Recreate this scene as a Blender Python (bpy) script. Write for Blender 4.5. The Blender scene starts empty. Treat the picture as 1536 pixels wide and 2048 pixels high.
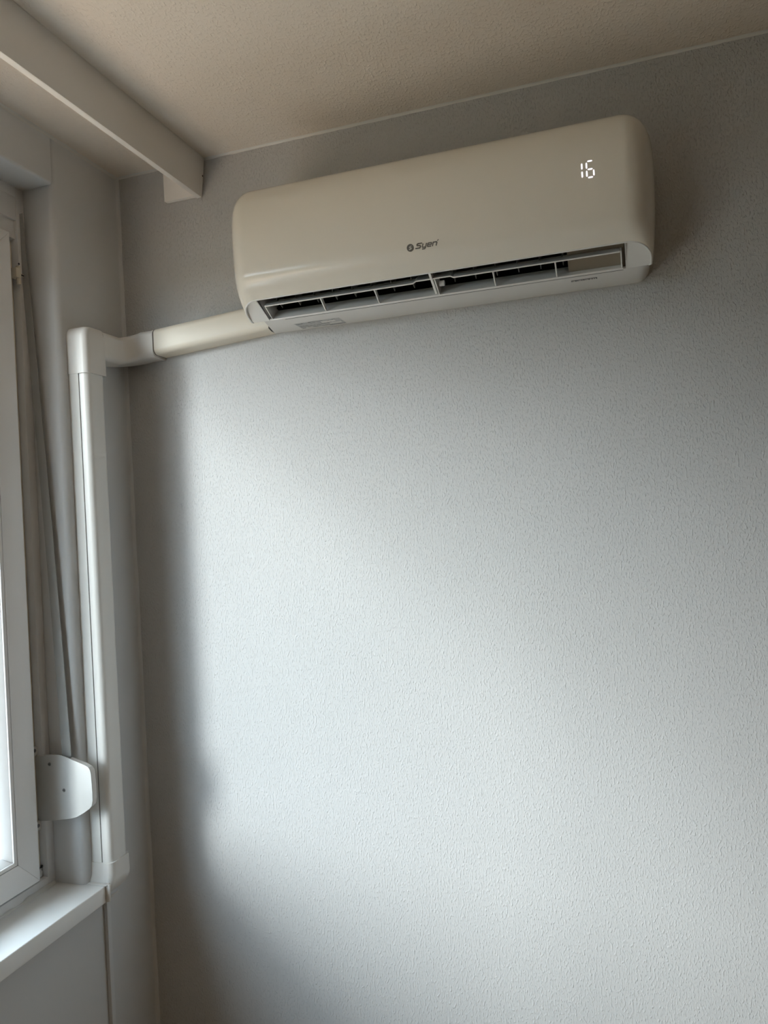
import bpy, bmesh, math, random
from mathutils import Vector, Matrix

random.seed(7)
S = bpy.context.scene
COL = S.collection
R = math.radians

# ------------------------------------------------------------------ camera
# Room axes: AC wall is y = 0, window wall is x = 0, floor z = 0, the room lies at x > 0, y < 0.
YAW, PITCH, ROLL, FPX = R(18.0255), R(0.6552), R(-3.0462), 1506.46
CAM = Vector((1.182, -1.6, 1.6))
_f = Vector((-math.sin(YAW) * math.cos(PITCH), math.cos(YAW) * math.cos(PITCH), math.sin(PITCH)))
_r = Vector((math.cos(YAW), math.sin(YAW), 0))
_u = _r.cross(_f)
_r2 = math.cos(ROLL) * _r + math.sin(ROLL) * _u
_u2 = _r2.cross(_f)
cam = bpy.data.cameras.new('camera')
cam.sensor_fit = 'VERTICAL'
cam.sensor_height = 36.0
cam.lens = FPX / 2048 * 36.0
cam.clip_start = 0.01
cam_o = bpy.data.objects.new('camera', cam)
COL.objects.link(cam_o)
cam_o.matrix_world = Matrix((
    (_r2.x, _u2.x, -_f.x, CAM.x), (_r2.y, _u2.y, -_f.y, CAM.y),
    (_r2.z, _u2.z, -_f.z, CAM.z), (0, 0, 0, 1)))
S.camera = cam_o

# ------------------------------------------------------------------ world, sun, exposure
SKY = (0.72, 0.86, 1.0)
SKY_STRENGTH = 8.6
SUN_STRENGTH, SUN_ANGLE = 5.1, R(23)
SUN_ALPHA, SUN_EL = R(53.5), R(15.5)   # a low sun veiled by haze: angle from the AC wall in plan, elevation
w = bpy.data.worlds.new('sky')
S.world = w
w.use_nodes = True
bg = w.node_tree.nodes['Background']
bg.inputs[0].default_value = (*SKY, 1)
bg.inputs[1].default_value = SKY_STRENGTH

sun = bpy.data.lights.new('sun', 'SUN')
sun.energy = SUN_STRENGTH
sun.angle = SUN_ANGLE
sun.color = (0.95, 0.98, 1.0)
sun_o = bpy.data.objects.new('sun', sun)
COL.objects.link(sun_o)
sun_o.location = (-8, -8, 6)
sun_o.rotation_euler = Vector((math.cos(SUN_ALPHA) * math.cos(SUN_EL), math.sin(SUN_ALPHA) * math.cos(SUN_EL), -math.sin(SUN_EL))).to_track_quat('-Z', 'Y').to_euler()
pt = bpy.data.lights.new('window_portal', 'AREA')      # guides sky sampling through the window, emits nothing itself
pt.shape = 'RECTANGLE'
pt.size, pt.size_y = 1.5, 3.1
pt.cycles.is_portal = True
pt_o = bpy.data.objects.new('window_portal', pt)
COL.objects.link(pt_o)
pt_o.location = (-0.36, -1.765, 1.57)
pt_o.rotation_euler = (0, R(-90), 0)

S.view_settings.view_transform = 'Standard'
S.view_settings.look = 'None'
S.view_settings.gamma = 1.0
S.view_settings.use_curve_mapping = False
S.view_settings.exposure = 0.4
S.cycles.max_bounces = 7
S.cycles.diffuse_bounces = 4
S.cycles.glossy_bounces = 2
S.cycles.adaptive_threshold = 0.03
S.cycles.transparent_max_bounces = 12


# ------------------------------------------------------------------ helpers
def mat(name, color, rough=0.5, spec=0.5, bump=None, coat=0.0, mottling=0.0, emission=None, metallic=0.0):
    """bump: list of (kind, scale vector, strength, distance)"""
    m = bpy.data.materials.new(name)
    m.use_nodes = True
    nt = m.node_tree
    b = nt.nodes['Principled BSDF']
    b.inputs['Base Color'].default_value = (*color, 1)
    b.inputs['Roughness'].default_value = rough
    b.inputs['Specular IOR Level'].default_value = spec
    b.inputs['Metallic'].default_value = metallic
    b.inputs['Coat Weight'].default_value = coat
    b.inputs['Coat Roughness'].default_value = 0.05
    if emission:
        b.inputs['Emission Color'].default_value = (*emission[0], 1)
        b.inputs['Emission Strength'].default_value = emission[1]
    tc = nt.nodes.new('ShaderNodeTexCoord')
    if mottling > 0:
        n = nt.nodes.new('ShaderNodeTexNoise')
        n.inputs['Scale'].default_value = 9
        n.inputs['Detail'].default_value = 6
        nt.links.new(tc.outputs['Object'], n.inputs['Vector'])
        mx = nt.nodes.new('ShaderNodeMix')
        mx.data_type = 'RGBA'
        mx.inputs[6].default_value = (*[c * (1 - mottling) for c in color], 1)
        mx.inputs[7].default_value = (*[min(1, c * (1 + mottling)) for c in color], 1)
        nt.links.new(n.outputs['Fac'], mx.inputs[0])
        nt.links.new(mx.outputs[2], b.inputs['Base Color'])
    prev = None
    for kind, sc, strength, dist in (bump or []):
        mp = nt.nodes.new('ShaderNodeMapping')
        mp.inputs['Scale'].default_value = sc
        nt.links.new(tc.outputs['Object'], mp.inputs['Vector'])
        if kind == 'chips':
            t = nt.nodes.new('ShaderNodeTexNoise')
            t.inputs['Scale'].default_value = 1
            t.inputs['Detail'].default_value = 1.0
            t.inputs['Roughness'].default_value = 0.55
            nt.links.new(mp.outputs['Vector'], t.inputs['Vector'])
            rp = nt.nodes.new('ShaderNodeValToRGB')
            rp.color_ramp.interpolation = 'EASE'
            rp.color_ramp.elements[0].position = 0.44
            rp.color_ramp.elements[1].position = 0.84
            nt.links.new(t.outputs['Fac'], rp.inputs['Fac'])
            h = rp.outputs['Color']
        else:
            t = nt.nodes.new('ShaderNodeTexNoise')
            t.inputs['Scale'].default_value = 1
            t.inputs['Detail'].default_value = 4
            nt.links.new(mp.outputs['Vector'], t.inputs['Vector'])
            h = t.outputs['Fac']
        bp = nt.nodes.new('ShaderNodeBump')
        bp.inputs['Strength'].default_value = strength
        bp.inputs['Distance'].default_value = dist
        nt.links.new(h, bp.inputs['Height'])
        if prev:
            nt.links.new(prev.outputs['Normal'], bp.inputs['Normal'])
        prev = bp
    if prev:
        nt.links.new(prev.outputs['Normal'], b.inputs['Normal'])
    return m


def obj(name, bm, m, parent=None, smooth=None, origin=None):
    """link a bmesh (in world coordinates) as one mesh object"""
    bmesh.ops.recalc_face_normals(bm, faces=bm.faces)
    me = bpy.data.meshes.new(name)
    if origin is None and parent is not None:
        origin = parent.matrix_world.translation if parent.type == 'EMPTY' and parent.parent is None else None
    bm.to_mesh(me)
    bm.free()
    me.materials.append(m)
    if smooth is not None:
        for p in me.polygons:
            p.use_smooth = True
        me.set_sharp_from_angle(angle=R(smooth))
    o = bpy.data.objects.new(name, me)
    COL.objects.link(o)
    if parent is not None:
        o.parent = parent
        o.matrix_parent_inverse = parent.matrix_world.inverted()
    return o


def empty(name, loc, label=None, cat=None, group=None, kind=None):
    o = bpy.data.objects.new(name, None)
    COL.objects.link(o)
    o.location = loc
    o.matrix_world = Matrix.Translation(loc)
    o.empty_display_size = 0.05
    tag(o, label, cat, group, kind)
    return o


def tag(o, label=None, cat=None, group=None, kind=None):
    if label: o['label'] = label
    if cat: o['category'] = cat
    if group: o['group'] = group
    if kind: o['kind'] = kind
    return o


def box(bm, a, b, bevel=0.0, seg=2):
    """axis-aligned box between corners a and b, optionally bevelled"""
    t = bmesh.new()
    x0, x1 = sorted((a[0], b[0])); y0, y1 = sorted((a[1], b[1])); z0, z1 = sorted((a[2], b[2]))
    vs = [t.verts.new((x, y, z)) for x in (x0, x1) for y in (y0, y1) for z in (z0, z1)]
    for f in ((0, 1, 3, 2), (4, 6, 7, 5), (0, 4, 5, 1), (2, 3, 7, 6), (0, 2, 6, 4), (1, 5, 7, 3)):
        t.faces.new([vs[i] for i in f])
    if bevel > 0:
        bmesh.ops.bevel(t, geom=t.edges[:], offset=bevel, segments=seg, profile=0.5, affect='EDGES')
    merge(bm, t)
    return bm


def merge(bm, t):
    mp = {}
    for v in t.verts:
        mp[v] = bm.verts.new(v.co)
    for f in t.faces:
        try:
            bm.faces.new([mp[v] for v in f.verts])
        except ValueError:
            pass
    t.free()


def prism(bm, poly, ax, a, b, bevel=0.0, seg=2):
    """polygon (list of 2-tuples in the other two axes, in order) extruded along axis ax from a to b"""
    t = bmesh.new()
    def P(u, v, s):
        c = [u, v]
        c.insert(ax, s)
        return c
    A = [t.verts.new(P(u, v, a)) for u, v in poly]
    B = [t.verts.new(P(u, v, b)) for u, v in poly]
    t.faces.new(A)
    t.faces.new(B[::-1])
    n = len(poly)
    for i in range(n):
        j = (i + 1) % n
        t.faces.new((A[i], B[i], B[j], A[j]))
    if bevel > 0:
        bmesh.ops.bevel(t, geom=t.edges[:], offset=bevel, segments=seg, profile=0.5, affect='EDGES')
    merge(bm, t)
    return bm


def rings(bm, rr, cap0=True, cap1=True, closed=True):
    """skin through a list of equally long rings of points"""
    V = [[bm.verts.new(p) for p in r] for r in rr]
    n = len(rr[0])
    for k in range(len(V) - 1):
        for i in range(n if closed else n - 1):
            j = (i + 1) % n
            bm.faces.new((V[k][i], V[k][j], V[k + 1][j], V[k + 1][i]))
    if cap0: bm.faces.new(V[0][::-1])
    if cap1: bm.faces.new(V[-1])
    return bm


def cyl(bm, c, axis, r, depth, seg=20, r2=None):
    """cylinder from point c along axis vector for depth"""
    axis = Vector(axis).normalized()
    u = axis.orthogonal().normalized()
    v = axis.cross(u)
    c = Vector(c)
    r2 = r if r2 is None else r2
    ring = lambda rad, off: [c + axis * off + rad * (math.cos(t) * u + math.sin(t) * v)
                             for t in [2 * math.pi * i / seg for i in range(seg)]]
    rings(bm, [ring(r, 0), ring(r2, depth)])
    return bm


def round_rect(w, h, r, seg=4, flat_left=False):
    """2-D rounded rectangle, corner (0,0)-(w,h); only the far (u = w) corners rounded if flat_left"""
    pts = []
    def arc(cx, cy, a0):
        for i in range(seg + 1):
            a = a0 + math.pi / 2 * i / seg
            pts.append((cx + r * math.cos(a), cy + r * math.sin(a)))
    if flat_left: pts.append((0, 0))
    else: arc(r, r, math.pi)
    arc(w - r, r, -math.pi / 2)
    arc(w - r, h - r, 0)
    if flat_left: pts.append((0, h))
    else: arc(r, h - r, math.pi / 2)
    return pts


# ------------------------------------------------------------------ materials
M_WALL = mat('woodchip_wall_paint', (0.54, 0.535, 0.53), 0.62, 0.35,
             bump=[('chips', (265, 265, 145), 1.0, 0.0009), ('noise', (420, 420, 260), 0.25, 0.0004)], mottling=0.012)
M_CEIL = mat('ceiling_paint', (0.80, 0.73, 0.65), 0.8, 0.2,
             bump=[('chips', (200, 130, 200), 0.8, 0.0008), ('noise', (400, 400, 400), 0.3, 0.0005)])
M_SMOOTH = mat('smooth_wall_paint', (0.71, 0.72, 0.73), 0.65, 0.35, bump=[('noise', (14, 14, 5), 0.25, 0.004)])
M_CAULK = mat('painted_caulk', (0.74, 0.73, 0.70), 0.6, 0.4)
M_PELMET = mat('painted_board', (0.90, 0.87, 0.83), 0.5, 0.4, bump=[('noise', (60, 8, 60), 0.15, 0.0008)])
M_PVC = mat('white_pvc', (0.86, 0.85, 0.845), 0.35, 0.5)
M_PVC_OLD = mat('yellowed_pvc', (0.78, 0.71, 0.58), 0.45, 0.4)
M_GASKET = mat('grey_gasket', (0.16, 0.16, 0.16), 0.7, 0.3)
M_SILL = mat('white_sill_laminate', (0.90, 0.90, 0.89), 0.35, 0.5)
M_DUCT = mat('white_duct_plastic', (0.80, 0.79, 0.76), 0.32, 0.5)
M_DUCT_CREAM = mat('cream_duct_plastic', (0.80, 0.74, 0.63), 0.45, 0.5)
M_FIT = mat('white_fitting_plastic', (0.78, 0.76, 0.73), 0.4, 0.5)
M_WINDER = mat('white_winder_plastic', (0.58, 0.575, 0.56), 0.4, 0.45)
M_STRAP = mat('grey_strap_webbing', (0.42, 0.42, 0.41), 0.85, 0.2, bump=[('noise', (300, 300, 900), 0.5, 0.0006)])
M_SCREW = mat('dull_steel', (0.25, 0.25, 0.25), 0.4, 0.5, metallic=0.8)
M_DARK = mat('dark_metal', (0.05, 0.05, 0.055), 0.5, 0.5)
M_AC = mat('glossy_white_plastic', (0.84, 0.79, 0.70), 0.17, 0.45, coat=0.05)
M_ACB = mat('satin_white_plastic', (0.80, 0.79, 0.765), 0.4, 0.45)
M_ACIN = mat('inner_white_plastic', (0.62, 0.61, 0.60), 0.5, 0.4)
M_BLACK = mat('black_plastic', (0.012, 0.012, 0.012), 0.55, 0.3)
M_VANE = mat('dark_grey_plastic', (0.13, 0.13, 0.13), 0.5, 0.4)
M_LOGO = mat('grey_print', (0.16, 0.145, 0.125), 0.4, 0.4)
M_LOGO_L = mat('silver_print', (0.62, 0.60, 0.55), 0.3, 0.5)
M_STICK = mat('sticker_grey', (0.52, 0.53, 0.53), 0.4, 0.4)
M_INK = mat('sticker_ink', (0.16, 0.16, 0.16), 0.5, 0.3)
M_LED = mat('white_led', (0.8, 0.8, 0.8), 0.5, 0.2, emission=((0.96, 0.90, 1.0), 0.95))
M_FACADE = mat('white_render', (0.78, 0.77, 0.75), 0.85, 0.2, bump=[('noise', (120, 120, 120), 0.4, 0.002)])
M_LAWN = mat('dark_lawn', (0.06, 0.07, 0.04), 0.95, 0.1, bump=[('noise', (30, 30, 30), 0.6, 0.03)], mottling=0.3)
M_GROUND = mat('terracotta_paving', (0.74, 0.49, 0.33), 0.9, 0.2, bump=[('noise', (4, 4, 4), 0.4, 0.02)], mottling=0.15)
M_BRICK = mat('brown_brickwork', (0.08, 0.055, 0.04), 0.85, 0.2, bump=[('noise', (8, 8, 16), 0.5, 0.02)], mottling=0.2)
M_ROOM = mat('ochre_wall_paint', (0.26, 0.165, 0.085), 0.7, 0.3)
M_FLOOR = mat('oak_floor', (0.34, 0.225, 0.13), 0.45, 0.4, mottling=0.15)

m = bpy.data.materials.new('window_glass')
m.use_nodes = True
nt = m.node_tree
nt.nodes.clear()
o_ = nt.nodes.new('ShaderNodeOutputMaterial'); mx = nt.nodes.new('ShaderNodeMixShader')
tr = nt.nodes.new('ShaderNodeBsdfTransparent'); gl = nt.nodes.new('ShaderNodeBsdfGlossy'); lw = nt.nodes.new('ShaderNodeLayerWeight'); pw = nt.nodes.new('ShaderNodeMath'); fr = nt.nodes.new('ShaderNodeMapRange')
tr.inputs[0].default_value = (0.93, 0.95, 0.94, 1)
gl.inputs['Roughness'].default_value = 0.0
lw.inputs['Blend'].default_value = 0.5
pw.operation = 'POWER'; pw.inputs[1].default_value = 5.0
fr.inputs['To Min'].default_value = 0.03; fr.inputs['To Max'].default_value = 0.9
nt.links.new(lw.outputs['Facing'], pw.inputs[0]); nt.links.new(pw.outputs[0], fr.inputs['Value'])
nt.links.new(fr.outputs[0], mx.inputs[0]); nt.links.new(tr.outputs[0], mx.inputs[1])
nt.links.new(gl.outputs[0], mx.inputs[2]); nt.links.new(mx.outputs[0], o_.inputs[0])
M_GLASS = m

# ------------------------------------------------------------------ the setting
ZC = 2.496                      # ceiling
XR, YB = 3.4, -3.8              # far side walls of the room (behind the camera)
WT = 0.35                       # thickness of the window wall
WY0, WY1 = -0.23, -3.30         # window niche, near the corner / away from it
ZS, ZH = 0.795, 2.387           # bottom of the sill, soffit of the niche

bm = bmesh.new(); box(bm, (-WT, YB - .2, -.2), (XR + .2, .2, 0))
tag(obj('floor', bm, M_FLOOR), 'oak floor of the room', kind='structure')
bm = bmesh.new(); box(bm, (-WT, YB - .2, ZC), (XR + .2, .2, ZC + .2))
tag(obj('ceiling', bm, M_CEIL), 'beige textured ceiling above the air conditioner', kind='structure')
bm = bmesh.new(); box(bm, (0, 0, 0), (XR + .2, .2, ZC))
tag(obj('wall_front', bm, M_WALL), 'white woodchip wall carrying the air conditioner', kind='structure')
bm = bmesh.new(); box(bm, (XR, YB, 0), (XR + .2, 0, ZC))
tag(obj('wall_right', bm, M_ROOM), 'ochre painted wall on the right', kind='structure')
bm = bmesh.new(); box(bm, (-WT, YB - .2, 0), (XR + .2, YB, ZC))
tag(obj('wall_back', bm, M_ROOM), 'ochre painted wall behind the camera', kind='structure')

# window wall: pier beside the corner with a rounded niche arris, parapet, lintel, far pier
bm = bmesh.new()
rr = 0.014
pier = [(0, 0.2), (-WT, 0.2), (-WT, WY0)]
pier += [(-rr + rr * math.sin(a), WY0 + rr - rr * math.cos(a)) for a in [math.pi / 2 * i / 6 for i in range(7)]]
prism(bm, pier, 2, ZS, ZC)
box(bm, (-WT, WY1, 0), (0, .2, ZS))
box(bm, (-WT, YB, 0), (0, WY1, ZC))
lint = [(-WT, ZC), (0, ZC)]
rr = 0.006
lint += [(-rr + rr * math.cos(a), ZH + rr - rr * math.sin(a)) for a in [math.pi / 2 * i / 4 for i in range(5)]]
lint += [(-0.165, ZH), (-0.165, 2.30), (-WT, 2.30)]
prism(bm, lint, 1, WY1, WY0)
tag(obj('wall_left', bm, M_SMOOTH, smooth=35), 'smooth grey wall around the window niche', kind='structure')
# exterior ledge
bm = bmesh.new(); prism(bm, [(-WT - .04, ZS + .0), (-0.155, ZS + .0), (-0.155, ZS + .075), (-WT - .04, ZS + .045)], 1, WY1, WY0)
tag(obj('trim_5', bm, M_FACADE), 'white outer window ledge', kind='structure')

# caulk beads: ceiling line, corner
def bead(name, p0, p1, da, db, label, seed, r=0.006, n=60, m=M_CAULK):
    """thin cove bead along p0-p1, filling the angle between directions da and db"""
    rnd = random.Random(seed)
    bm = bmesh.new()
    p0, p1, da, db = map(Vector, (p0, p1, da, db))
    rr = []
    for i in range(n + 1):
        q = p0.lerp(p1, i / n)
        k = r * (1 + rnd.uniform(-.14, .14))
        ring = [q - (da + db) * .001, q + da * k, q + (da * .52 + db * .18) * k, q + (da * .18 + db * .52) * k, q + db * k, ]
        rr.append(ring)
    rings(bm, rr)
    tag(obj(name, bm, m, smooth=60), label, kind='structure')
bead('trim_1', (0, 0, ZC), (XR, 0, ZC), (0, -1, 0), (0, 0, -1), 'pale caulk bead between ceiling and woodchip wall', 1, .0045, 220)
bead('trim_2', (0, 0, ZC), (0, YB, ZC), (1, 0, 0), (0, 0, -1), 'pale caulk bead between ceiling and window wall', 2, .0055, 200)
bead('trim_3', (0, 0, 0), (0, 0, ZC), (1, 0, 0), (0, -1, 0), 'rounded filler strip in the corner of the room', 3, .007, 60, M_SMOOTH)

# ------------------------------------------------------------------ outside, unseen: paving added to bounce light, brick house added to narrow the sky
bm = bmesh.new(); box(bm, (-2.7, -9, -.5), (-WT, 5, -.35))
tag(obj('bounce_paving', bm, M_GROUND), 'unseen light terracotta paving added to bounce light onto the ceiling', kind='structure')
bm = bmesh.new(); box(bm, (-80, -60, -.7), (-WT, 60, -.5))
tag(obj('ground', bm, M_LAWN), 'dark lawn beyond the paving', kind='structure')
HX, HY0, HY1, HZ = -7.0, -9.5, 14.0, 7.0
bm = bmesh.new(); box(bm, (HX - 8, HY0, -.5), (HX, HY1, HZ))
bld = tag(obj('sky_blocker', bm, M_BRICK), 'unseen brown brick house added across the yard to block part of the sky', kind='structure')
pane = None
for fl in range(2):
    for k in range(7):
        y, z = HY0 + 2.2 + k * 3.4, 1.0 + fl * 3.1
        if pane is None:
            bm = bmesh.new(); box(bm, (HX, y - .6, z), (HX + .05, y + .6, z + 1.5), .02)
            pane = obj('blocker_window', bm, M_DARK, bld); py, pz = y, z
        else:
            c = pane.copy(); COL.objects.link(c); c.parent = bld
            c.matrix_parent_inverse = pane.matrix_parent_inverse
            c.location = (0, y - py, z - pz)

# ------------------------------------------------------------------ window
win = empty('window_1', (-0.1, (WY0 + WY1) / 2, .832), 'white plastic window set in the niche', None, None, 'structure')
FX, SX, GX = -0.080, -0.060, -0.092      # room faces of the fixed frame and sash, glass plane
ZB, ZT = 0.832, ZH                        # frame bottom and top
def frame_ring(bm, y0, y1, z0, z1, w, xa, xb, bev=0.002):
    box(bm, (xa, y0, z0), (xb, y0 - w, z1), bev)
    box(bm, (xa, y1, z0), (xb, y1 + w, z1), bev)
    box(bm, (xa, y0 - w, z0), (xb, y1 + w, z0 + w), bev)
    box(bm, (xa, y0 - w, z1 - w), (xb, y1 + w, z1), bev)
bm = bmesh.new()
frame_ring(bm, WY0, WY1, ZB, ZT, 0.0225, FX - .075, FX)
frame_ring(bm, WY0 - .021, WY1 + .021, ZB + .02, ZT - .02, 0.062, FX - .075, FX - .021)
box(bm, (FX - .07, WY0 - .02, ZT - .116), (FX - .008, WY1 + .02, ZT - .02), .002)
box(bm, (FX - .07, WY0 - .02, ZT - .075), (FX - .002, WY1 + .02, ZT - .02), .002)
obj('window_frame', bm, M_PVC, win, smooth=40)
# yellowed rebate strip down the hinge side
bm = bmesh.new(); box(bm, (FX - .03, WY0 - .0240, ZB + .03), (FX - .0175, WY0 - .048, ZT - .12), .001)
obj('hinge_strip', bm, M_PVC_OLD, win)
# sash
SZ0, SZ1, SW = 0.869, 2.267, 0.057
def mitred(bm, y0, y1, z0, z1, w, xa, xb, w2=None, xb2=None):
    """four mitred members; inner edge may sit at a different face height xb2 (sloped bead)"""
    xb2 = xb if xb2 is None else xb2
    O = [(y0, z0), (y1, z0), (y1, z1), (y0, z1)]
    I = [(y0 - w, z0 + w), (y1 + w, z0 + w), (y1 + w, z1 - w), (y0 - w, z1 - w)]
    for i in range(4):
        j = (i + 1) % 4
        t = bmesh.new()
        a = [t.verts.new((xb, *O[i])), t.verts.new((xb, *O[j])), t.verts.new((xb2, *I[j])), t.verts.new((xb2, *I[i]))]
        b = [t.verts.new((xa, v.co.y, v.co.z)) for v in a]
        t.faces.new(a); t.faces.new(b[::-1])
        for k in range(4):
            l = (k + 1) % 4
            t.faces.new((a[k], b[k], b[l], a[l]))
        bmesh.ops.bevel(t, geom=t.edges[:], offset=.0009, segments=2, profile=.5, affect='EDGES')
        merge(bm, t)
for SY0, SY1 in ((-.297, -2.270), (-2.350, -3.233)):
    bm = bmesh.new()
    mitred(bm, SY0, SY1, SZ0, SZ1, SW, -.106, SX)
    sash = obj('window_sash', bm, M_PVC, win, smooth=40)
    bm = bmesh.new()
    mitred(bm, SY0 - SW - .0012, SY1 + SW + .0012, SZ0 + SW + .0012, SZ1 - SW - .0012, .007, -.10, SX - .001, xb2=SX - .003)
    mitred(bm, SY0 - SW - .0085, SY1 + SW + .0085, SZ0 + SW + .0085, SZ1 - SW - .0085, .012, -.10, SX - .006, xb2=SX - .024)
    obj('glazing_bead', bm, M_PVC, sash, smooth=40)
    bm = bmesh.new()
    mitred(bm, SY0 - SW + .001, SY1 + SW - .001, SZ0 + SW - .001, SZ1 - SW + .001, .003, -.09, SX - .0025)
    obj('bead_joint', bm, M_GASKET, sash)
    bm = bmesh.new(); box(bm, (GX - .004, SY0 - SW - .012, SZ0 + SW + .012), (GX, SY1 + SW + .012, SZ1 - SW - .012))
    obj('glass_pane', bm, M_GLASS, sash)
bm = bmesh.new(); box(bm, (FX - .075, -2.255, ZB + .03), (FX - .006, -2.365, ZT - .05), .002)
obj('mullion', bm, M_PVC, win, smooth=40)
# hinges
bm = bmesh.new()
box(bm, (FX - .006, -.259, 2.178), (FX + .012, -.274, 2.200), .002)
cyl(bm, (FX + .006, -.262, 2.165), (0, 0, 1), .005, .04, 14)
box(bm, (FX - .002, -.236, 2.186), (FX + .004, -.256, 2.193), .001)
hg = obj('hinge', bm, M_PVC_OLD, win, smooth=40)
bm = bmesh.new(); box(bm, (FX + .0035, -.237, 2.1875), (FX + .0048, -.254, 2.1905))
cyl(bm, (FX + .0008, -.254, 2.214), (1, 0, 0), .0022, .001, 12)
obj('hinge_slot', bm, M_DARK, hg)
bm = bmesh.new()
box(bm, (FX - .022, -.2535, .8555), (FX - .012, -.2700, .8700), .0015)
cyl(bm, (FX - .014, -.2620, .868), (0, 0, 1), .0042, .008, 14)
hg = obj('hinge', bm, M_WINDER, win, smooth=40)
bm = bmesh.new(); box(bm, (FX - .016, -.2560, .8740), (FX - .0105, -.2660, .8770), .0008)
box(bm, (FX - .015, -.2545, .8765), (FX - .0105, -.2575, .8805), .0008)
box(bm, (FX - .015, -.2640, .8765), (FX - .0105, -.2665, .8795), .0008)
obj('hinge_pin', bm, M_DARK, hg)
# wavy silicone joint under the frame
rnd = random.Random(5)
bm = bmesh.new(); rr_ = []
for i in range(360):
    y = -.235 - i * .0085
    k = .0042 + .0016 * math.sin(i * .21 + 1.2 * math.sin(i * .13)) + .0012 * rnd.random() + (.0016 if 8 < i < 26 else 0) * math.sin(i * .9)
    k = max(.002, k)
    rr_.append([(FX - .002, y, .831), (FX + k * 1.2, y, .831), (FX + k * .75, y, .832 + k * .7), (FX + k * .2, y, .832 + k * 1.3), (FX - .002, y, .832 + k * 1.3)])
rings(bm, rr_)
obj('sealant_bead', bm, M_CAULK, win, smooth=50)

# sill
bm = bmesh.new(); box(bm, (FX - .0, WY1 - .03, ZS), (.0455, -.2215, .832), .0022, 3)
tag(obj('window_sill', bm, M_SILL, smooth=40), 'white laminate window sill under the window', kind='structure')

# dark upright bar outside on the ledge
g = empty('shutter_stop', (-.121, -.346, .916), 'dark upright metal bar with a hooked foot outside the window pane', 'metal bar')
bm = bmesh.new()
prism(bm, [(-.356, .915), (-.3375, .915), (-.3405, .985), (-.356, .998)], 0, -.124, -.118, .0008)
obj('bar', bm, M_DARK, g)
bm = bmesh.new(); box(bm, (-.125, -.358, .9145), (-.117, -.3315, .9205), .0008); cyl(bm, (-.123, -.3345, .9265), (1, 0, 0), .0042, .005, 14)
obj('hooked_foot', bm, M_DARK, g)

# ------------------------------------------------------------------ pelmet board under the ceiling
g = empty('pelmet', (.24, -.8, 2.40), 'pale painted pelmet board running along the ceiling towards the corner', 'pelmet')
bm = bmesh.new()
prism(bm, [(.2295, 2.402), (.2435, 2.402), (.2555, ZC), (.2415, ZC)], 1, -2.3, -.003, .0012, 2)
obj('front_board', bm, M_PELMET, g, smooth=40)
bm = bmesh.new(); box(bm, (.1455, -.0145, 2.405), (.2300, -.0005, ZC), .001)
obj('end_board', bm, M_PELMET, g, smooth=40)
bm = bmesh.new(); cyl(bm, (.2485, -.0065, 2.452), (1, 0, -.1), .0022, .0016, 10)
obj('nail', bm, M_DARK, g)

# ------------------------------------------------------------------ cable conduit
g = empty('pipe_conduit', (.025, -.175, .83), 'white plastic pipe trunking climbing beside the window and bending round the corner', 'trunking')
DY0, DY1, DX = -.205, -.145, .050           # vertical run: near side, corner side, depth
sec = [(u, v + DY0) for u, v in round_rect(DX, DY1 - DY0, .013, 6, True)]
bm = bmesh.new()
rings(bm, [[(u, v, z) for u, v in sec] for z in (.84, 1.99)])
vd = obj('duct', bm, M_DUCT, g, smooth=35)
# lid seam on the near side, a shallow shadow gap framed by the base tray edge
bm = bmesh.new(); box(bm, (.0, DY0 - .0014, .845), (.0262, DY0 + .002, 1.985), .0004)
obj('base_tray', bm, M_DUCT, vd)
bm = bmesh.new(); box(bm, (.0264, DY0 - .0004, .845), (.0276, DY0 + .002, 1.985))
obj('lid_seam', bm, M_GASKET, vd)

# elbow in the corner: upright sleeve with a rounded head, and a leg swept round onto the other wall
bm = bmesh.new()
e = .0032
zt, zb, zl = 2.0735, 1.966, 2.0055     # top, bottom of the sleeve, underside of the horizontal leg
y0, y1, ym = DY0 - e, DY1 + e, DY0 + .012
def sleeve(z, cut):
    r1, r2, w_, h_ = .0135, .0045, DX + e - cut * .55, (y1 - y0) - cut
    pts = [(0, 0)]
    pts += [(w_ - r1 + r1 * math.sin(a), r1 - r1 * math.cos(a)) for a in [math.pi / 2 * i / 6 for i in range(7)]]
    pts += [(w_ - r2 + r2 * math.cos(a), h_ - r2 + r2 * math.sin(a)) for a in [math.pi / 2 * i / 4 for i in range(5)]]
    pts += [(0, h_)]
    return [(u, v + y0 + cut, z) for u, v in pts]
rr_ = [sleeve(zb, 0), sleeve(zt - .024, 0)]
for i in range(1, 8):
    a = math.pi / 2 * i / 8
    rr_.append(sleeve(zt - .024 + .024 * math.sin(a), .022 * (1 - math.cos(a))))
rr_.append(sleeve(zt, .021))
rings(bm, rr_)
# swept bend: base path down the window wall, quarter turn, along the AC wall
path = [(0, y1 - .006, 0), (0, y1 + .010, 0)]
RB = .080
for i in range(17):
    a = math.pi / 2 * i / 16
    path.append((RB - RB * math.cos(a), -RB + RB * math.sin(a), a))
path.append((.118, 0, math.pi / 2))
hs = .0655
prof = round_rect(DX + e - .0003, hs, .0125, 6, True)
rr_ = []
for px, py, a in path:
    nx, ny = math.cos(a), -math.sin(a)      # away from the wall
    f = min(1, max(0, a / (math.pi / 2)))
    zoff = zl + .0165 * f
    rr_.append([(px + nx * u, py + ny * u, zoff + v) for u, v in prof])
rings(bm, rr_)
obj('elbow_fitting', bm, M_FIT, g, smooth=40)

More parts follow.
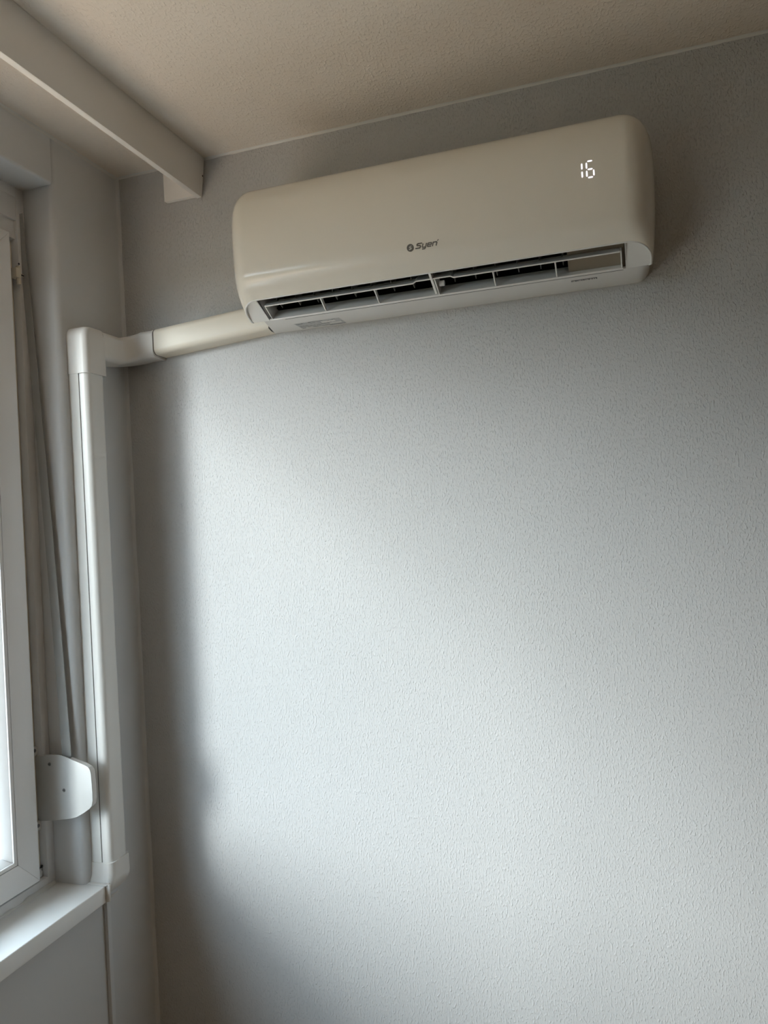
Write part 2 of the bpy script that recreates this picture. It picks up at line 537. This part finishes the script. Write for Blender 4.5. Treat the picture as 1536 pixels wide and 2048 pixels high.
# run along the AC wall, falling slightly towards the corner
bm = bmesh.new()
prof = round_rect(.050, .062, .013, 6, True)
rr_ = []
for x, z in ((.112, 2.0275), (.20, 2.0340), (.33, 2.0436), (.425, 2.0506)):
    rr_.append([(x, -u, z + v) for u, v in prof])
rings(bm, rr_)
hd = obj('duct', bm, M_DUCT_CREAM, g, smooth=35)
hd['label'] = 'cream coloured duct running to the air conditioner'
bm = bmesh.new()
prof2 = [(u * 1.012, (v - .031) * 1.012 + .031) for u, v in prof]
rings(bm, [[(x, -u, z + v) for u, v in prof2] for x, z in ((.1180, 2.0279), (.1195, 2.0280))])
obj('joint_gap', bm, M_INK, hd, smooth=35)

# end fitting on the sill
bm = bmesh.new()
def endring(z, dep, ya, yb, r=.014):
    return [(u, v + ya, z) for u, v in round_rect(dep, yb - ya, min(r, dep * .45), 6, True)]
rr_ = [endring(.874, DX + .0042, DY0 - .0035, DY1 + .0045), endring(.848, DX + .0045, DY0 - .0045, DY1 + .0055),
       endring(.838, DX + .0050, DY0 - .010, DY1 + .0055), endring(.829, DX + .0044, DY0 - .0125, DY1 + .0045),
       endring(.820, DX - .0000, DY0 - .0125, DY1 + .003), endring(.811, DX - .006, DY0 - .0125, DY1 + .001),
       endring(.803, DX - .0155, DY0 - .0125, DY1 - .002), endring(.796, DX - .026, DY0 - .0125, DY1 - .006)]
rings(bm, rr_)
ef = obj('end_fitting', bm, M_FIT, g, smooth=45)
bm = bmesh.new()
prism(bm, [(.012, .834), (.056, .834), (.0545, .797), (.020, .792)], 1, -.2212, -.2170, .0008)
prism(bm, [(.0, .832), (.05, .832), (.05, .8345), (.0, .8345)], 1, -.2255, -.214, .0006)
prism(bm, [(.050, .806), (.053, .806), (.030, .788), (.024, .790)], 1, -.2170, -.185, .0006)
obj('flange', bm, M_FIT, ef, smooth=40)

# thin cable trunk below the sill
bm = bmesh.new(); box(bm, (0, -.1765, 0), (.0100, -.1640, .795), .0015)
tag(obj('cable_trunk', bm, M_SMOOTH, smooth=40), 'narrow grey cable trunk on the wall below the window sill', 'trunking')

# ------------------------------------------------------------------ shutter strap and winder
g = empty('strap_winder', (-.03, -.24, .975), 'white roller shutter strap winder with two screws beside the window frame', 'strap winder')
outline = [(-.0985, .976), (-.052, .981), (-.008, .9875), (.012, .992), (.034, 1.004), (.048, 1.012), (.0555, 1.020), (.0585, 1.032),
           (.0585, 1.050), (.0570, 1.088), (.0555, 1.096), (.050, 1.103), (.040, 1.107), (-.015, 1.123), (-.028, 1.126), (-.062, 1.125), (-.074, 1.121), (-.0985, 1.120)]
fitx = lambda P: [(-.0995 + (x + .0985) * .9586, z) for x, z in P]
outline = fitx(outline)
bm = bmesh.new(); prism(bm, outline, 1, -.2555, -.2535, .0006)
obj('front_cover', bm, M_WINDER, g, smooth=40)
bm = bmesh.new()
body = [(-.0975, .978), (-.052, .983), (-.008, .9895), (.012, .994), (.034, 1.006), (.048, 1.014), (.0545, 1.021), (.0570, 1.033),
        (.0570, 1.050), (.0555, 1.088), (.054, 1.0945), (.049, 1.101), (.039, 1.105), (-.005, 1.1175), (-.005, 1.112), (-.05, 1.116), (-.0975, 1.116)]
prism(bm, fitx(body), 1, -.2535, -.2400, .0005)
obj('housing', bm, M_FIT, g, smooth=40)
for x, z in ((-.0595, 1.104), (-.0235, 1.049)):
    bm = bmesh.new(); cyl(bm, (x, -.2553, z), (0, -1, 0), .0042, .0007, 18, .0038); s = obj('screw', bm, M_SCREW, g, smooth=40)
    bm = bmesh.new(); box(bm, (x - .0028, -.2567, z - .0005), (x + .0028, -.2559, z + .0005)); obj('slot', bm, M_DARK, s)
bm = bmesh.new()
box(bm, (-.100, -.2545, 1.118), (-.070, -.2425, 1.1215), .0008); cyl(bm, (-.098, -.2620, 1.133), (1, 0, 0), .0105, .006, 18)
tb = obj('fixing_tab', bm, M_FIT, g, smooth=40)
bm = bmesh.new(); cyl(bm, (-.0922, -.2620, 1.134), (1, 0, 0), .0038, .001, 14); obj('screw', bm, M_SCREW, tb)
bm = bmesh.new()
box(bm, (-.099, -.270, .958), (-.092, -.253, .978), .0012)
tb = obj('fixing_tab', bm, M_FIT, g, smooth=40)
bm = bmesh.new(); cyl(bm, (-.0922, -.2615, .969), (1, 0, 0), .0040, .0009, 14); obj('screw', bm, M_SCREW, tb)
bm = bmesh.new(); box(bm, (-.0995, -.2515, .981), (-.0985, -.2425, 1.118)); obj('shadow_gap', bm, M_DARK, g)

st = []
N = 40
for i in range(N + 1):
    f = i / N
    z = 1.118 + f * (2.33 - 1.118)
    xa = -.034 + (-.088 + .034) * f ** 1.15
    wdt = .024 * (1 - .35 * f)
    y = -.2435
    sag = .0015 * math.sin(f * 3.14)
    st.append([(xa, y - .001, z), (xa + wdt, y - .001 + sag, z), (xa + wdt, y + .0006 + sag, z), (xa, y + .0006, z)])
bm = bmesh.new(); rings(bm, st)
obj_ = obj('shutter_strap', bm, M_STRAP, smooth=40)
tag(obj_, 'grey woven roller shutter strap hanging in the window niche above its winder', 'strap')

# ------------------------------------------------------------------ air conditioner
Z0 = 2.050                       # underside at the wall
XL, XRR = .4020, 1.2585          # left and right flanks
DM = .210                        # greatest depth
EX, ED = .055, .082              # half axes of the plan corners
MX0, MX1 = .4570, 1.2000         # air outlet
HB_A, HB_B, HB_H = .108, .172, .030   # outlet plane rises from the rear edge to the front lip
ac = empty('air_conditioner', ((XL + XRR) / 2, 0, Z0), 'white wall mounted split air conditioner showing 16 on its display', 'air conditioner')


def hb(d):
    if d < HB_A - .002:                      # on the flanks the casing stops above the rounded chassis
        return .026 * min(1.0, (HB_A - .002 - d) / .012)
    return max(0.0, min(.036, (d - HB_A) / (HB_B - HB_A) * HB_H))


def plan(ox, od, seg=14):
    """plan outline of the casing, from the wall on the left round the front to the wall on the right, as (x, d)"""
    ex, ed = EX - ox * .9, ED - od * .9
    x0, x1, dm = XL + ox, XRR - ox, DM - od
    pts = [(x0, .002), (x0, .05), (x0, .094), (x0, .106), (x0, .110), (x0, dm - ed)] if dm - ed > .112 else [(x0, .002), (x0, .04), (x0, .07), (x0, .085), (x0, .095), (x0, dm - ed)]
    for i in range(1, seg + 1):
        a = math.pi / 2 * i / seg
        pts.append((x0 + ex - ex * math.cos(a), dm - ed + ed * math.sin(a)))
    for i in range(1, 12):
        pts.append((x0 + ex + (x1 - x0 - 2 * ex) * i / 12, dm))
    for i in range(seg + 1):
        a = math.pi / 2 * i / seg
        pts.append((x1 - ex + ex * math.sin(a), dm - ed + ed * math.cos(a)))
    pts += [(x1, p[1]) for p in pts[4::-1]]
    return pts


ROWS = [  # height above the lip, inset of the front, inset of the flanks; lip first
    (.0090, .0450, .0140), (.0020, .0440, .0136), (.0000, .0410, .0128), (.0010, .0375, .0120), (.0040, .0305, .0105), (.0085, .0235, .0092),
    (.0140, .0170, .0080), (.0205, .0113, .0070), (.0285, .0066, .0060), (.0380, .0033, .0050), (.0500, .0013, .0040), (.0650, .0004, .0030),
    (.0850, .0001, .0018), (.1200, .0, .0006), (.1650, .0, .0), (.1930, .0008, .0006), (.2100, .0030, .0020), (.2240, .0070, .0045),
    (.2355, .0125, .0080), (.2450, .0195, .0122), (.2530, .0280, .0175), (.2590, .0380, .0240), (.2620, .0460, .0290), (.2630, .0560, .0350)]


def front_d(hh):
    """depth of the middle of the front at height hh above the underside"""
    pr = []
    for h, o, _ in ROWS[2:]:
        pr.append((h + hb(DM - o) * max(0, 1 - h / .2) ** 2, DM - o))
    for (a, da), (b, db) in zip(pr, pr[1:]):
        if a <= hh <= b:
            return da + (db - da) * (hh - a) / (b - a)
    return DM


bm = bmesh.new()
rr_ = []
for h, o, ox in ROWS:
    k = max(0, 1 - h / .2) ** 2
    rr_.append([(x, -d, Z0 + h + hb(d) * k) for x, d in plan(ox, o)])
rings(bm, rr_, cap0=False, cap1=False, closed=False)
# flat lid
top = rr_[-1]
vs = [bm.verts.new(p) for p in top]
bm.faces.new(vs)
bmesh.ops.remove_doubles(bm, verts=bm.verts[:], dist=1e-5)
obj('front_panel', bm, M_AC, ac, smooth=50)

# rear chassis: the flat underside strip by the wall
bm = bmesh.new()
t = bmesh.new()
x1c = XRR - .0126
xe = MX1 + .004
prof = [(xe, 0)] + [(x1c - .026 + .026 * math.sin(a), .026 - .026 * math.cos(a)) for a in [math.pi / 2 * i / 8 for i in range(9)]]
prof += [(x1c, .045), (xe, .045)]
prism(bm, [(x, Z0 + z) for x, z in prof][::-1], 1, -.001, -HB_A)                      # right end block, rounded below
strip = [(.4180, -.001), (xe, -.001), (xe, -HB_A), (.4440, -HB_A)]
prism(bm, strip, 2, Z0, Z0 + .004)                                                      # flat strip
prism(bm, [(.4180, -.001), (MX0 - .004, -.001), (MX0 - .004, -HB_A), (.4440, -HB_A)], 2, Z0 + .004, Z0 + .045)   # left end block
bmesh.ops.remove_doubles(bm, verts=bm.verts[:], dist=1e-5)
t.free()
ch = obj('rear_chassis', bm, M_ACB, ac, smooth=35)
# grooved lip line along the front of the strip
bm = bmesh.new(); box(bm, (MX0 + .035, -.1010, Z0 - .0004), (MX1 - .004, -.1025, Z0 + .001))
obj('groove', bm, M_VANE, ch)
# pipe knock-out on the left flank
bm = bmesh.new(); prism(bm, [(.4260, -.052), (.4318, -.058), (.4195, -.006), (.4150, -.006)], 2, Z0 + .0002, Z0 + .012)
obj('pipe_opening', bm, M_BLACK, ch)

# outlet cheeks: the D-shaped panels left and right of the outlet
pl = plan(.0135, .0445)
def cheek(side):
    if side < 0:
        pts = [(x, d) for x, d in pl if x < MX0 and d > HB_A]
        start = [(pl[0][0] + .001, HB_A)]
        poly = start + pts + [(MX0, max(p[1] for p in pl)), (MX0, HB_A)]
    else:
        pts = [(x, d) for x, d in pl if x > MX1 and d > HB_A]
        poly = [(MX1, HB_A), (MX1, max(p[1] for p in pl))] + pts + [(pl[-1][0] - .001, HB_A)]
    bm = bmesh.new()
    rc = lambda d: .0052 * max(0, min(1, (d - HB_A) / .016))
    lo = [bm.verts.new((x, -d, Z0 + .0002 + rc(d) + hb(d))) for x, d in poly]
    hi = [bm.verts.new((x, -d, Z0 + .0042 + rc(d) + hb(d))) for x, d in poly]
    bm.faces.new(lo); bm.faces.new(hi[::-1])
    for i in range(len(poly)):
        j = (i + 1) % len(poly)
        bm.faces.new((lo[i], hi[i], hi[j], lo[j]))
    obj('outlet_cheek', bm, M_ACB, ac, smooth=30)
cheek(-1); cheek(1)
# slim rim following the casing edge round the outlet
rp = [(x, d) for x, d in plan(.0128, .0410) if d >= HB_A - .001]
rp = [(rp[0][0] + .004, HB_A - .0005)] + rp + [(rp[-1][0] - .004, HB_A - .0005)]
rr_ = []
for i, (x, d) in enumerate(rp):
    xa, da = rp[max(0, i - 1)]; xb, db = rp[min(len(rp) - 1, i + 1)]
    tx, td = xb - xa, db - da
    L = math.hypot(tx, td)
    nx, nd = -td / L, tx / L
    z = Z0 + hb(max(d, HB_A)) + .0008
    rr_.append([(x + nx * .0019 * math.cos(a), -(d + nd * .0019 * math.cos(a)), z + .0019 * math.sin(a)) for a in [2 * math.pi * k / 8 for k in range(8)]])
bm = bmesh.new(); rings(bm, rr_)
obj('outlet_rim', bm, M_ACB, ac, smooth=60)

# outlet duct: side walls, roof, rear scroll
for x in (MX0 - .002, MX1):
    bm = bmesh.new()
    prism(bm, [(-HB_A + .002, Z0 + .001), (-.1655, Z0 + .0285), (-.150, Z0 + .10), (-.045, Z0 + .10)], 0, x, x + .002)
    obj('outlet_wall', bm, M_ACIN, ac)
bm = bmesh.new()
prism(bm, [(-.1660, Z0 + .0300), (-.1680, Z0 + .0310), (-.150, Z0 + .10), (-.148, Z0 + .10)], 0, MX0 - .002, MX1 + .002)
prism(bm, [(-.152, Z0 + .098), (-.152, Z0 + .102), (-.040, Z0 + .102), (-.040, Z0 + .098)], 0, MX0 - .002, MX1 + .002)
prism(bm, [(-.1065, Z0 + .0015), (-.040, Z0 + .060), (-.038, Z0 + .102), (-.036, Z0 + .102), (-.037, Z0 + .058), (-.1055, Z0 + .0)], 0, MX0 - .002, MX1 + .002)
obj('outlet_scroll', bm, M_BLACK, ac)
# cross-flow fan
bm = bmesh.new()
cyl(bm, (MX0 + .004, -.098, Z0 + .083), (1, 0, 0), .017, MX1 - MX0 - .112, 24)
fan = obj('blower_fan', bm, M_BLACK, ac, smooth=40)
# closed motor side of the outlet, at the right
bm = bmesh.new()
prism(bm, [(-.104, Z0 + .004), (-.160, Z0 + .0535), (-.150, Z0 + .0985), (-.070, Z0 + .0985)], 0, 1.0960, MX1 - .0005, .0008)
obj('motor_cover', bm, mat('inner_beige_plastic', (.26, .22, .17), .5, .4), ac)
# vertical air vanes
proto = None
for i in range(15):
    x = .492 + i * .0425
    if proto is None:
        bm = bmesh.new()
        prism(bm, [(-.112, Z0 + .022), (-.140, Z0 + .034), (-.136, Z0 + .070), (-.098, Z0 + .062)], 0, x - .0009, x + .0009)
        proto = obj('air_vane', bm, M_VANE, ac)
        px0 = x
    else:
        c = proto.copy(); COL.objects.link(c); c.parent = ac
        c.matrix_parent_inverse = proto.matrix_parent_inverse
        c.location.x = x - px0
# centre support of the outlet
bm = bmesh.new()
prism(bm, [(-.1120, Z0 + .0005), (-.1690, Z0 + .0290), (-.1660, Z0 + .040), (-.105, Z0 + .020)], 0, .8325, .8375, .0007)
obj('centre_bracket', bm, M_ACB, ac)
bm = bmesh.new(); cyl(bm, (.8460, -.130, Z0 + .0175), (1, 0, 0), .0055, .010, 18)
obj('pivot_knob', bm, M_ACIN, ac, smooth=40)

# swing louver: broad lower blade, slim upper blade, ribs and end plates
lv = empty('louver', (.83, -.115, Z0))
lv.parent = ac
lv.matrix_parent_inverse = ac.matrix_world.inverted()
LX0, LX1 = .4680, 1.1910
bpy.context.view_layer.update()
bm = bmesh.new()
prism(bm, [(-.1175, Z0 - .0030), (-.1190, Z0 - .0010), (-.104, Z0 + .0125), (-.085, Z0 + .0265), (-.0835, Z0 + .025), (-.102, Z0 + .0105)], 0, LX0, LX1 + .004)
obj('lower_blade', bm, M_ACB, lv, smooth=30)
bm = bmesh.new()
def upblade(xa, xb, dz):
    prism(bm, [(-.1515, Z0 + .0175 + dz), (-.1525, Z0 + .0195 + dz), (-.130, Z0 + .0355 + dz), (-.1285, Z0 + .034 + dz)], 0, xa, xb)
upblade(LX0 + .002, .797, 0)
upblade(.803, .873, .0035)
upblade(.879, LX1, 0)
for xa, xb, da, db in ((.797, .803, 0, .0035), (.873, .879, .0035, 0)):
    pr = [(-.1515, .0175), (-.1525, .0195), (-.130, .0355), (-.1285, .034)]
    rings(bm, [[(xa, y, Z0 + z + da) for y, z in pr], [(xb, y, Z0 + z + db) for y, z in pr]])
obj('upper_blade', bm, M_ACB, lv, smooth=30)
for x in (.5950, .7140, .9560, 1.0740):
    bm = bmesh.new()
    prism(bm, [(-.1160, Z0 - .0005), (-.1240, Z0 + .0020), (-.1490, Z0 + .0190), (-.1400, Z0 + .0260), (-.1180, Z0 + .0090)], 0, x - .0011, x + .0011)
    obj('rib', bm, M_ACB, lv)
for x in (LX0, LX1 + .001, .8405):
    bm = bmesh.new()
    prism(bm, [(-.1170, Z0 - .0015), (-.1510, Z0 + .0180), (-.1515, Z0 + .0205), (-.1290, Z0 + .0360), (-.0860, Z0 + .0260)], 0, x, x + .0022, .0004)
    obj('end_plate', bm, M_ACB, lv)


# printing on the front: emblem, lettering, digits
def on_front(x, hh, off=.0004):
    return Vector((x, -(front_d(hh) + off), Z0 + hh))


def stroke(bm, pts, width, x0, h0, sc, slant=.0, off=.0002, thick=.0004):
    """flat polyline stroke laid on the front panel; pts in letter units"""
    P = [(x0 + (u * 1.12 + slant * v) * sc, h0 + v * sc) for u, v in pts]
    for (ua, va), (ub, vb) in zip(P, P[1:]):
        dx, dz = ub - ua, vb - va
        L = math.hypot(dx, dz) or 1e-9
        dx, dz = dx / L, dz / L
        hw = width / 2
        ua2, va2, ub2, vb2 = ua - dx * hw * .8, va - dz * hw * .8, ub + dx * hw * .8, vb + dz * hw * .8
        q = [(ua2 - dz * hw, va2 + dx * hw), (ub2 - dz * hw, vb2 + dx * hw), (ub2 + dz * hw, vb2 - dx * hw), (ua2 + dz * hw, va2 - dx * hw)]
        a = [bm.verts.new(on_front(x, z, off)) for x, z in q]
        b = [bm.verts.new(on_front(x, z, off + thick)) for x, z in q]
        bm.faces.new(b)
        for i in range(4):
            j = (i + 1) % 4
            bm.faces.new((a[i], a[j], b[j], b[i]))


fp = [o for o in ac.children if o.name.startswith('front_panel')][0]
LH = .0665                         # baseline height of the lettering
ex, eh, er = .8105, LH + .0030, .0070
bm = bmesh.new()
for ra, rb in ((0, er),):
    ring = [(ex + rb * math.cos(2 * math.pi * i / 32), eh + rb * math.sin(2 * math.pi * i / 32)) for i in range(32)]
    a = [bm.verts.new(on_front(x, z, -.0003)) for x, z in ring]
    b = [bm.verts.new(on_front(x, z, .0004)) for x, z in ring]
    bm.faces.new(b)
    for i in range(32):
        j = (i + 1) % 32
        bm.faces.new((a[i], a[j], b[j], b[i]))
em = obj('emblem', bm, M_LOGO, fp)
bm = bmesh.new()
stroke(bm, [(.30, .42), (-.05, .30), (-.20, .12), (.05, -.02), (.26, -.15), (.10, -.36), (-.28, -.44)], .0019, ex, eh, .0068, 0, .0004, .0003)
obj('emblem_mark', bm, M_LOGO_L, em)
bm = bmesh.new()
LW, SC, SL, X0 = .0021, .0080, .34, .8215
stroke(bm, [(1.05, 1), (.25, 1), (.05, .85), (.12, .58), (.85, .48), (.95, .30), (.85, 0), (-.05, 0)], LW, X0, LH, SC, SL)
stroke(bm, [(1.38, .75), (1.36, .12), (1.50, 0), (2.10, 0)], LW, X0, LH, SC, SL)
stroke(bm, [(2.15, .75), (2.12, -.10), (2.00, -.34), (1.52, -.36)], LW, X0, LH, SC, SL)
stroke(bm, [(3.25, 0), (2.62, 0), (2.48, .14), (2.50, .62), (2.62, .75), (3.20, .75), (3.32, .62), (3.28, .38), (2.55, .36)], LW, X0, LH, SC, SL)
stroke(bm, [(3.64, 0), (3.66, .75), (4.32, .75), (4.46, .60), (4.44, 0)], LW, X0, LH, SC, SL)
stroke(bm, [(4.52, .95), (4.62, 1.22)], LW * .6, X0, LH, SC, SL)
obj('brand_lettering', bm, M_LOGO, fp)

# seven-segment digits
DWH, DHH, SWD = .0120, .0290, .0026
def segment(bm, x, z, horizontal, L):
    hw = SWD / 2
    if horizontal:
        q = [(x - L / 2, z), (x - L / 2 + hw, z + hw), (x + L / 2 - hw, z + hw), (x + L / 2, z), (x + L / 2 - hw, z - hw), (x - L / 2 + hw, z - hw)]
    else:
        q = [(x, z - L / 2), (x - hw, z - L / 2 + hw), (x - hw, z + L / 2 - hw), (x, z + L / 2), (x + hw, z + L / 2 - hw), (x + hw, z - L / 2 + hw)]
    a = [bm.verts.new(on_front(u, v, -.0002)) for u, v in q]
    b = [bm.verts.new(on_front(u, v, .0003)) for u, v in q]
    bm.faces.new(b)
    for i in range(6):
        j = (i + 1) % 6
        bm.faces.new((a[i], a[j], b[j], b[i]))
zb_ = .1400
bm = bmesh.new()
for k in (.25, .75):
    segment(bm, 1.1345, zb_ + DHH * k, False, DHH * .38)
dg = obj('digit', bm, M_LED, fp); dg['label'] = 'glowing white digit 1'
bm = bmesh.new()
xa = 1.1425
segment(bm, xa + DWH / 2, zb_ + DHH, True, DWH * .74); segment(bm, xa + DWH / 2, zb_ + DHH / 2, True, DWH * .74); segment(bm, xa + DWH / 2, zb_, True, DWH * .74)
segment(bm, xa, zb_ + DHH * .25, False, DHH * .38); segment(bm, xa, zb_ + DHH * .75, False, DHH * .38); segment(bm, xa + DWH, zb_ + DHH * .25, False, DHH * .38)
dg = obj('digit', bm, M_LED, fp); dg['label'] = 'glowing white digit 6'

# rating sticker and bar code on the underside
def flat(bm, x0, x1, d0, d1, t0, t1):
    box(bm, (x0, -d0, Z0 - t0), (x1, -d1, Z0 - t1))
bm = bmesh.new(); flat(bm, .4900, .6020, .008, .060, 0, .0002)
stk = obj('rating_sticker', bm, M_ACB, ch)
bm = bmesh.new(); flat(bm, .4920, .6000, .0100, .0580, .0002, .0003)
obj('sticker_panel', bm, M_STICK, stk)
bm = bmesh.new()
rnd = random.Random(11)
for r in range(9):
    d = .0135 + r * .0050
    x = .4945
    while x < .586:
        l = rnd.uniform(.004, .013)
        if rnd.random() < .62:
            flat(bm, x, min(.597, x + l), d, d + rnd.uniform(.0009, .0016), .0003, .0004)
        x += l + rnd.uniform(.001, .003)
flat(bm, .560, .598, .0105, .0135, .0003, .0004)
flat(bm, .525, .560, .0550, .0572, .0003, .0004)
flat(bm, .494, .510, .0500, .0530, .0003, .0004)
obj('sticker_print', bm, M_INK, stk)
for (xa, xb, da, db) in ((.552, .585, .036, .048), (.566, .594, .020, .030), (.503, .522, .014, .019)):
    bm = bmesh.new(); flat(bm, xa, xb, da, db, .0003, .00046)
    obj('sticker_field', bm, M_ACB, stk)
bm = bmesh.new()
x = 1.098
while x < 1.146:
    wv = rnd.choice((.0008, .0012, .0020, .0030))
    ln = rnd.choice((.006, .008, .008, .010))
    flat(bm, x, x + wv, .0700, .0700 + ln, -.0001, .0002)
    x += wv + rnd.choice((.0008, .0010, .0016))
flat(bm, 1.100, 1.1465, .0765, .0800, -.0001, .0002)
obj('barcode_print', bm, M_INK, ch)
